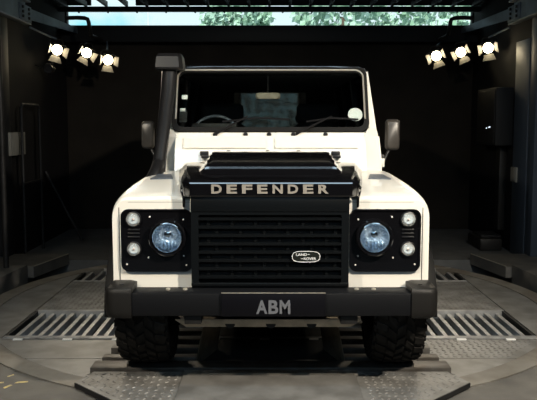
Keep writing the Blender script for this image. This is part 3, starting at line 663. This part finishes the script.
loft('housing', [[(-0.018 + a*k_, 1.74 + d, 1.712 + b*k_) for a, b in rrect(-0.098, 0.098, -0.026, 0.026, 0.024)] for k_, d in ((0.85, 0.0), (1.0, 0.012), (1.0, 0.03))], 'skid_steel', rv)
tube('stalk', [(-0.018, 1.755, 1.735), (-0.018, 1.72, 1.87)], 0.007, 'black_satin', rv, 6)
# grille
gr = grp('grille')
ring('surround', rrect(-0.468, 0.458, 0.527, 1.075, 0.02), rrect(-0.425, 0.415, 0.560, 0.965, 0.012), lambda u, v, d: (u, 0.155 + d, v), 0.07, 'grille_black', gr)
box('backing', -0.43, 0.42, 0.222, 0.232, 0.54, 0.98, 'cabin_black', gr)
box('top_blank', -0.468, 0.458, 0.150, 0.1545, 0.985, 1.072, 'grille_black', gr, 0.002)
for k in range(8):
    z = 0.590 + k*0.0495
    prism('slat', [(0.158, z - 0.004), (0.156, z + 0.010), (0.175, z + 0.014), (0.205, z + 0.012), (0.205, z + 0.004), (0.172, z - 0.002)], 'x', -0.425, 0.415, 'grille_black', gr)
for k in range(7):
    z = 0.606 + k*0.0495
    for j in range(6):
        x = -0.355 + j*0.14 + (0.035 if k % 2 else -0.015)
        if x < 0.40: box('upright', x - 0.012, x + 0.012, 0.176, 0.20, z - 0.004, z + 0.036, 'grille_black', gr, 0.004, 1)
box('lower_lip', -0.468, 0.458, 0.140, 0.1545, 0.545, 0.563, 'grille_black', gr, 0.003)
# oval badge
bd = grp('badge'); ov = [( 0.2065 + 0.083*math.copysign(abs(math.cos(t))**0.55, math.cos(t)), 0.7195 + 0.0335*math.copysign(abs(math.sin(t))**0.75, math.sin(t))) for t in [2*PI*k/48 for k in range(48)]]
iv = [(0.2065 + (a - 0.2065)*0.955, 0.7195 + (b - 0.7195)*0.89) for a, b in ov]
prism('plaque', ov, 'y', 0.146, 0.157, 'badge_dark', bd)
ring('rim', ov, iv, lambda u, v, d: (u, 0.1455 - d, v), 0.003, 'badge_silver', bd)
glyph('lettering', 'LAND', 0.148, 0.212, 0.7245, 0.7395, 0.1455, 0.002, 'badge_silver', bd, 0.02)
glyph('lettering', 'ROVER', 0.192, 0.266, 0.6995, 0.7150, 0.1455, 0.002, 'badge_silver', bd, 0.02)
for x0, x1, zz in ((0.216, 0.228, 0.731), (0.176, 0.188, 0.706)): box('dash', x0, x1, 0.143, 0.1455, zz, zz + 0.003, 'badge_silver', bd)
# bumper
bu = grp('bumper')
box('beam', -0.835, 0.842, 0.0, 0.15, 0.400, 0.533, 'bumper_black', bu, 0.008)
for s in (-1, 1):
    xo = 0.958
    secs = []
    for zz, k in ((0.388, 0.90), (0.400, 0.97), (0.43, 1.0), (0.53, 1.0), (0.552, 0.97), (0.562, 0.90)):
        xe = 0.80 + (xo - 0.80)*k; yf = -0.014 + (1 - k)*0.12
        pts = [(0.80, yf + 0.004), (xe - 0.06, yf), (xe - 0.035, yf + 0.006), (xe - 0.012, yf + 0.024), (xe, yf + 0.06), (xe, 0.27), (xe - 0.04, 0.29), (0.80, 0.20)]
        secs.append([(s*a + 0.003, b, zz) for a, b in pts])
    loft('end_cap', secs, 'cap_plastic', bu, smooth=50)
    box('bolt', s*0.87 - 0.012, s*0.87 + 0.012, 0.09, 0.12, 0.558, 0.568, 'dark_steel', bu, 0.003)
    for xx in (0.50, 0.60): lathe('bolt', [(0, 0.012), (0.012, 0.010), (0.014, 0)], (s*xx, 0.10, 0.532), 'bead', bu, 'z', 8)
    box('mount', s*0.40 if s > 0 else s*0.50, s*0.50 if s > 0 else s*0.40, 0.03, 0.30, 0.345, 0.405, 'dark_steel', bu, 0.006)
# number plate
npg = grp('number_plate')
box('plate', -0.283, 0.310, -0.016, -0.003, 0.402, 0.536, 'plate_black', npg, 0.004)
box('lit_edge', -0.283, 0.310, -0.014, -0.004, 0.5365, 0.5395, 'bead', npg)
for ch, x0, x1 in (('A', -0.084, -0.020), ('B', -0.014, 0.042), ('M', 0.049, 0.110)): glyph('letter', ch, x0, x1, 0.418, 0.498, -0.0165, 0.002, 'plate_letter', npg, 0.03)
# underside
us_ = grp('underbody')
loft('skid_plate', [[(-0.56, 0.10, 0.350), (0.53, 0.10, 0.350), (0.53, 0.10, 0.356), (-0.56, 0.10, 0.356)], [(-0.50, 0.13, 0.302), (0.47, 0.13, 0.302), (0.47, 0.14, 0.302), (-0.50, 0.14, 0.302)], [(-0.42, 0.55, 0.26), (0.40, 0.55, 0.26), (0.40, 0.55, 0.27), (-0.42, 0.55, 0.27)]], 'skid_steel', us_)
for x in (-0.24, 0.0, 0.24): lathe('skid_hole', [(0, -0.006), (0.03, -0.006), (0.03, 0.0)], (x, 0.122, 0.326), 'dull_black', us_, 'y', 16)
tube('axle', [(-0.62, AX, AZ - 0.02), (0.62, AX, AZ - 0.02)], 0.05, 'dark_steel', us_, 10)
lathe('differential', [(0, -0.14), (0.08, -0.13), (0.14, -0.05), (0.15, 0.04), (0.08, 0.14), (0, 0.15)], (0.18, AX, AZ - 0.02), 'dark_steel', us_)
tube('track_rod', [(-0.66, AX - 0.2, AZ - 0.02), (0.66, AX - 0.2, AZ - 0.04)], 0.018, 'dark_steel', us_, 8)
for s in (-1, 1):
    box('chassis_rail', s*0.42 - 0.04, s*0.42 + 0.04, 0.16, 4.2, 0.44, 0.55, 'dark_steel', us_)
tube('axle', [(-0.62, 3.3, AZ - 0.02), (0.62, 3.3, AZ - 0.02)], 0.05, 'dark_steel', us_, 10)
box('engine_block', -0.32, 0.32, 0.34, 1.2, 0.46, 1.0, 'cabin_black', us_, 0.03)
# wheels
def wheel_meshes():
    bm = bmesh.new(); W = 0.155
    prof = [(0.215, -W*0.80), (0.24, -W*0.95), (0.30, -W*1.02), (0.355, -W*1.0), (0.384, -W*0.90), (0.392, -W*0.7), (0.395, 0), (0.392, W*0.7), (0.384, W*0.90), (0.355, W*1.0), (0.30, W*1.02), (0.24, W*0.95), (0.215, W*0.80), (0.21, 0), (0.215, -W*0.80)]
    bm_lathe(bm, prof, (0, 0, 0), 'x', 60)
    N = 30
    for k in range(N):
        for (u0, u1, r0, r1, sk, ph, ln) in ((-0.150, -0.088, 0.375, 0.405, 0.25, 0.0, 0.62), (-0.080, -0.030, 0.388, 0.410, 0.5, 0.5, 0.60), (-0.022, 0.026, 0.388, 0.411, -0.4, 0.15, 0.55), (0.034, 0.082, 0.388, 0.410, 0.5, 0.6, 0.60), (0.090, 0.152, 0.375, 0.405, 0.25, 0.3, 0.62)):
            a = 2*PI*(k + ph)/N; da = 2*PI/N*ln*0.5; tw = sk*2*PI/N*0.5
            vv = []
            for r in (r0, r1):
                for (u, sg) in ((u0, -1), (u1, 1)):
                    for e in (-1, 1):
                        t = a + e*da*(1 if r == r0 else 0.88) + sg*tw; rr = r - (0.014 if abs(u) > 0.14 and r == r1 else 0)
                        vv.append(bm.verts.new((u, rr*math.cos(t), rr*math.sin(t))))
            for f in ((0, 1, 3, 2), (4, 6, 7, 5), (0, 4, 5, 1), (2, 3, 7, 6), (0, 2, 6, 4), (1, 5, 7, 3)): bm.faces.new([vv[i] for i in f])
        # sidewall lugs
        for sg in (-1, 1):
            a = 2*PI*(k + 0.2)/N; d = 2*PI/N*0.28; vv = []
            for u in (W*0.97, W*1.05):
                for r, e in ((0.335, -1), (0.335, 1), (0.38, 1), (0.38, -1)): vv.append(bm.verts.new((sg*u, r*math.cos(a + e*d), r*math.sin(a + e*d))))
            for f in ((4, 5, 6, 7), (0, 1, 5, 4), (1, 2, 6, 5), (2, 3, 7, 6), (3, 0, 4, 7)): bm.faces.new([vv[i] for i in f])
    me = bpy.data.meshes.new('tyre'); bmesh.ops.recalc_face_normals(bm, faces=bm.faces[:]); bm.to_mesh(me); bm.free(); me.materials.append(M['rubber'])
    bm = bmesh.new(); bm_lathe(bm, [(0.216, -0.12), (0.212, -0.10), (0.20, 0.0), (0.212, 0.10), (0.216, 0.12), (0.205, 0.118), (0.19, 0.06), (0.12, 0.045), (0.06, 0.07), (0.0, 0.075)], (0, 0, 0), 'x', 36)
    m2 = bpy.data.meshes.new('rim'); bmesh.ops.recalc_face_normals(bm, faces=bm.faces[:]); bm.to_mesh(m2); bm.free(); m2.materials.append(M['black_gloss'])
    for p in m2.polygons: p.use_smooth = True
    return me, m2
ty, ri = wheel_meshes()
for s in (-1, 1):
    for yy in (AX, 3.3):
        wh = empty('wheel', (s*0.80, yy - 2.0, AZ + 0.0005), car)
        for nm, me in (('tyre', ty), ('rim', ri)):
            o = bpy.data.objects.new(nm, me); COL.objects.link(o); o.parent = wh; o.rotation_euler = (0, 0, 0 if s > 0 else PI)
# mirrors
for s in (-1, 1):
    mr = grp('door_mirror'); x0, x1, z0, z1 = (0.880, 0.985, 1.294, 1.528) if s > 0 else (0.888, 0.982, 1.305, 1.515)
    xc, zc = (x0 + x1)/2, (z0 + z1)/2; hw, hh = (x1 - x0)/2, (z1 - z0)/2
    rr = rrect(-hw, hw, -hh, hh, 0.028)
    loft('housing', [[(s*(xc + a*k_), y_, zc + b*k_) for a, b in rr] for k_, y_ in ((0.78, 1.50), (0.93, 1.512), (1.0, 1.535), (1.0, 1.58), (0.96, 1.585))], 'mirror_plastic', mr, smooth=45)
    loft('mirror_glass', [[(s*(xc + a*0.9), y_, zc + b*0.9) for a, b in rr] for y_ in (1.586, 1.589)], 'chrome', mr)
    tube('arm', [(s*0.845, 1.50, 1.20), (s*0.868, 1.51, 1.215), (s*0.892, 1.53, 1.27), (s*0.915, 1.55, 1.31)], 0.012, 'black_satin', mr, 8)
    box('mount', s*0.848 - 0.014, s*0.848 + 0.014, 1.46, 1.53, 1.16, 1.26, 'black_satin', mr, 0.005)
# snorkel
sn = grp('snorkel')
def oval_tube(nm, pts, m):
    secs = []
    for (x, y, z, rx, ry) in pts: secs.append([(x + rx*math.cos(2*PI*k/20), y + ry*math.sin(2*PI*k/20), z) for k in range(20)])
    return loft(nm, secs, m, sn, smooth=50)
oval_tube('riser', [(-0.800, 1.12, 1.155, 0.055, 0.05), (-0.797, 1.16, 1.20, 0.052, 0.05), (-0.790, 1.22, 1.30, 0.046, 0.05), (-0.779, 1.35, 1.52, 0.050, 0.05), (-0.768, 1.49, 1.74, 0.055, 0.05), (-0.762, 1.55, 1.905, 0.058, 0.052)], 'black_satin')
tube('elbow', [(-0.797, 1.16, 1.21), (-0.805, 1.10, 1.16), (-0.825, 1.05, 1.12), (-0.845, 1.02, 1.09)], [0.046, 0.050, 0.045, 0.04], 'black_satin', sn, 14)
loft('air_ram_head', [[(x, y, z) for x, y in ((-0.756 - a, 1.56 - b), (-0.756 + a*0.75, 1.56 - b), (-0.756 + a, 1.56 - b*0.6), (-0.756 + a, 1.56 + b), (-0.756 - a, 1.56 + b))] for z, a, b in ((1.90, 0.098, 0.10), (1.915, 0.102, 0.11), (1.995, 0.092, 0.10), (2.018, 0.080, 0.08))], 'black_satin', sn, smooth=25)
box('bracket', -0.76, -0.735, 1.60, 1.66, 1.80, 1.84, 'black_satin', sn, 0.004)
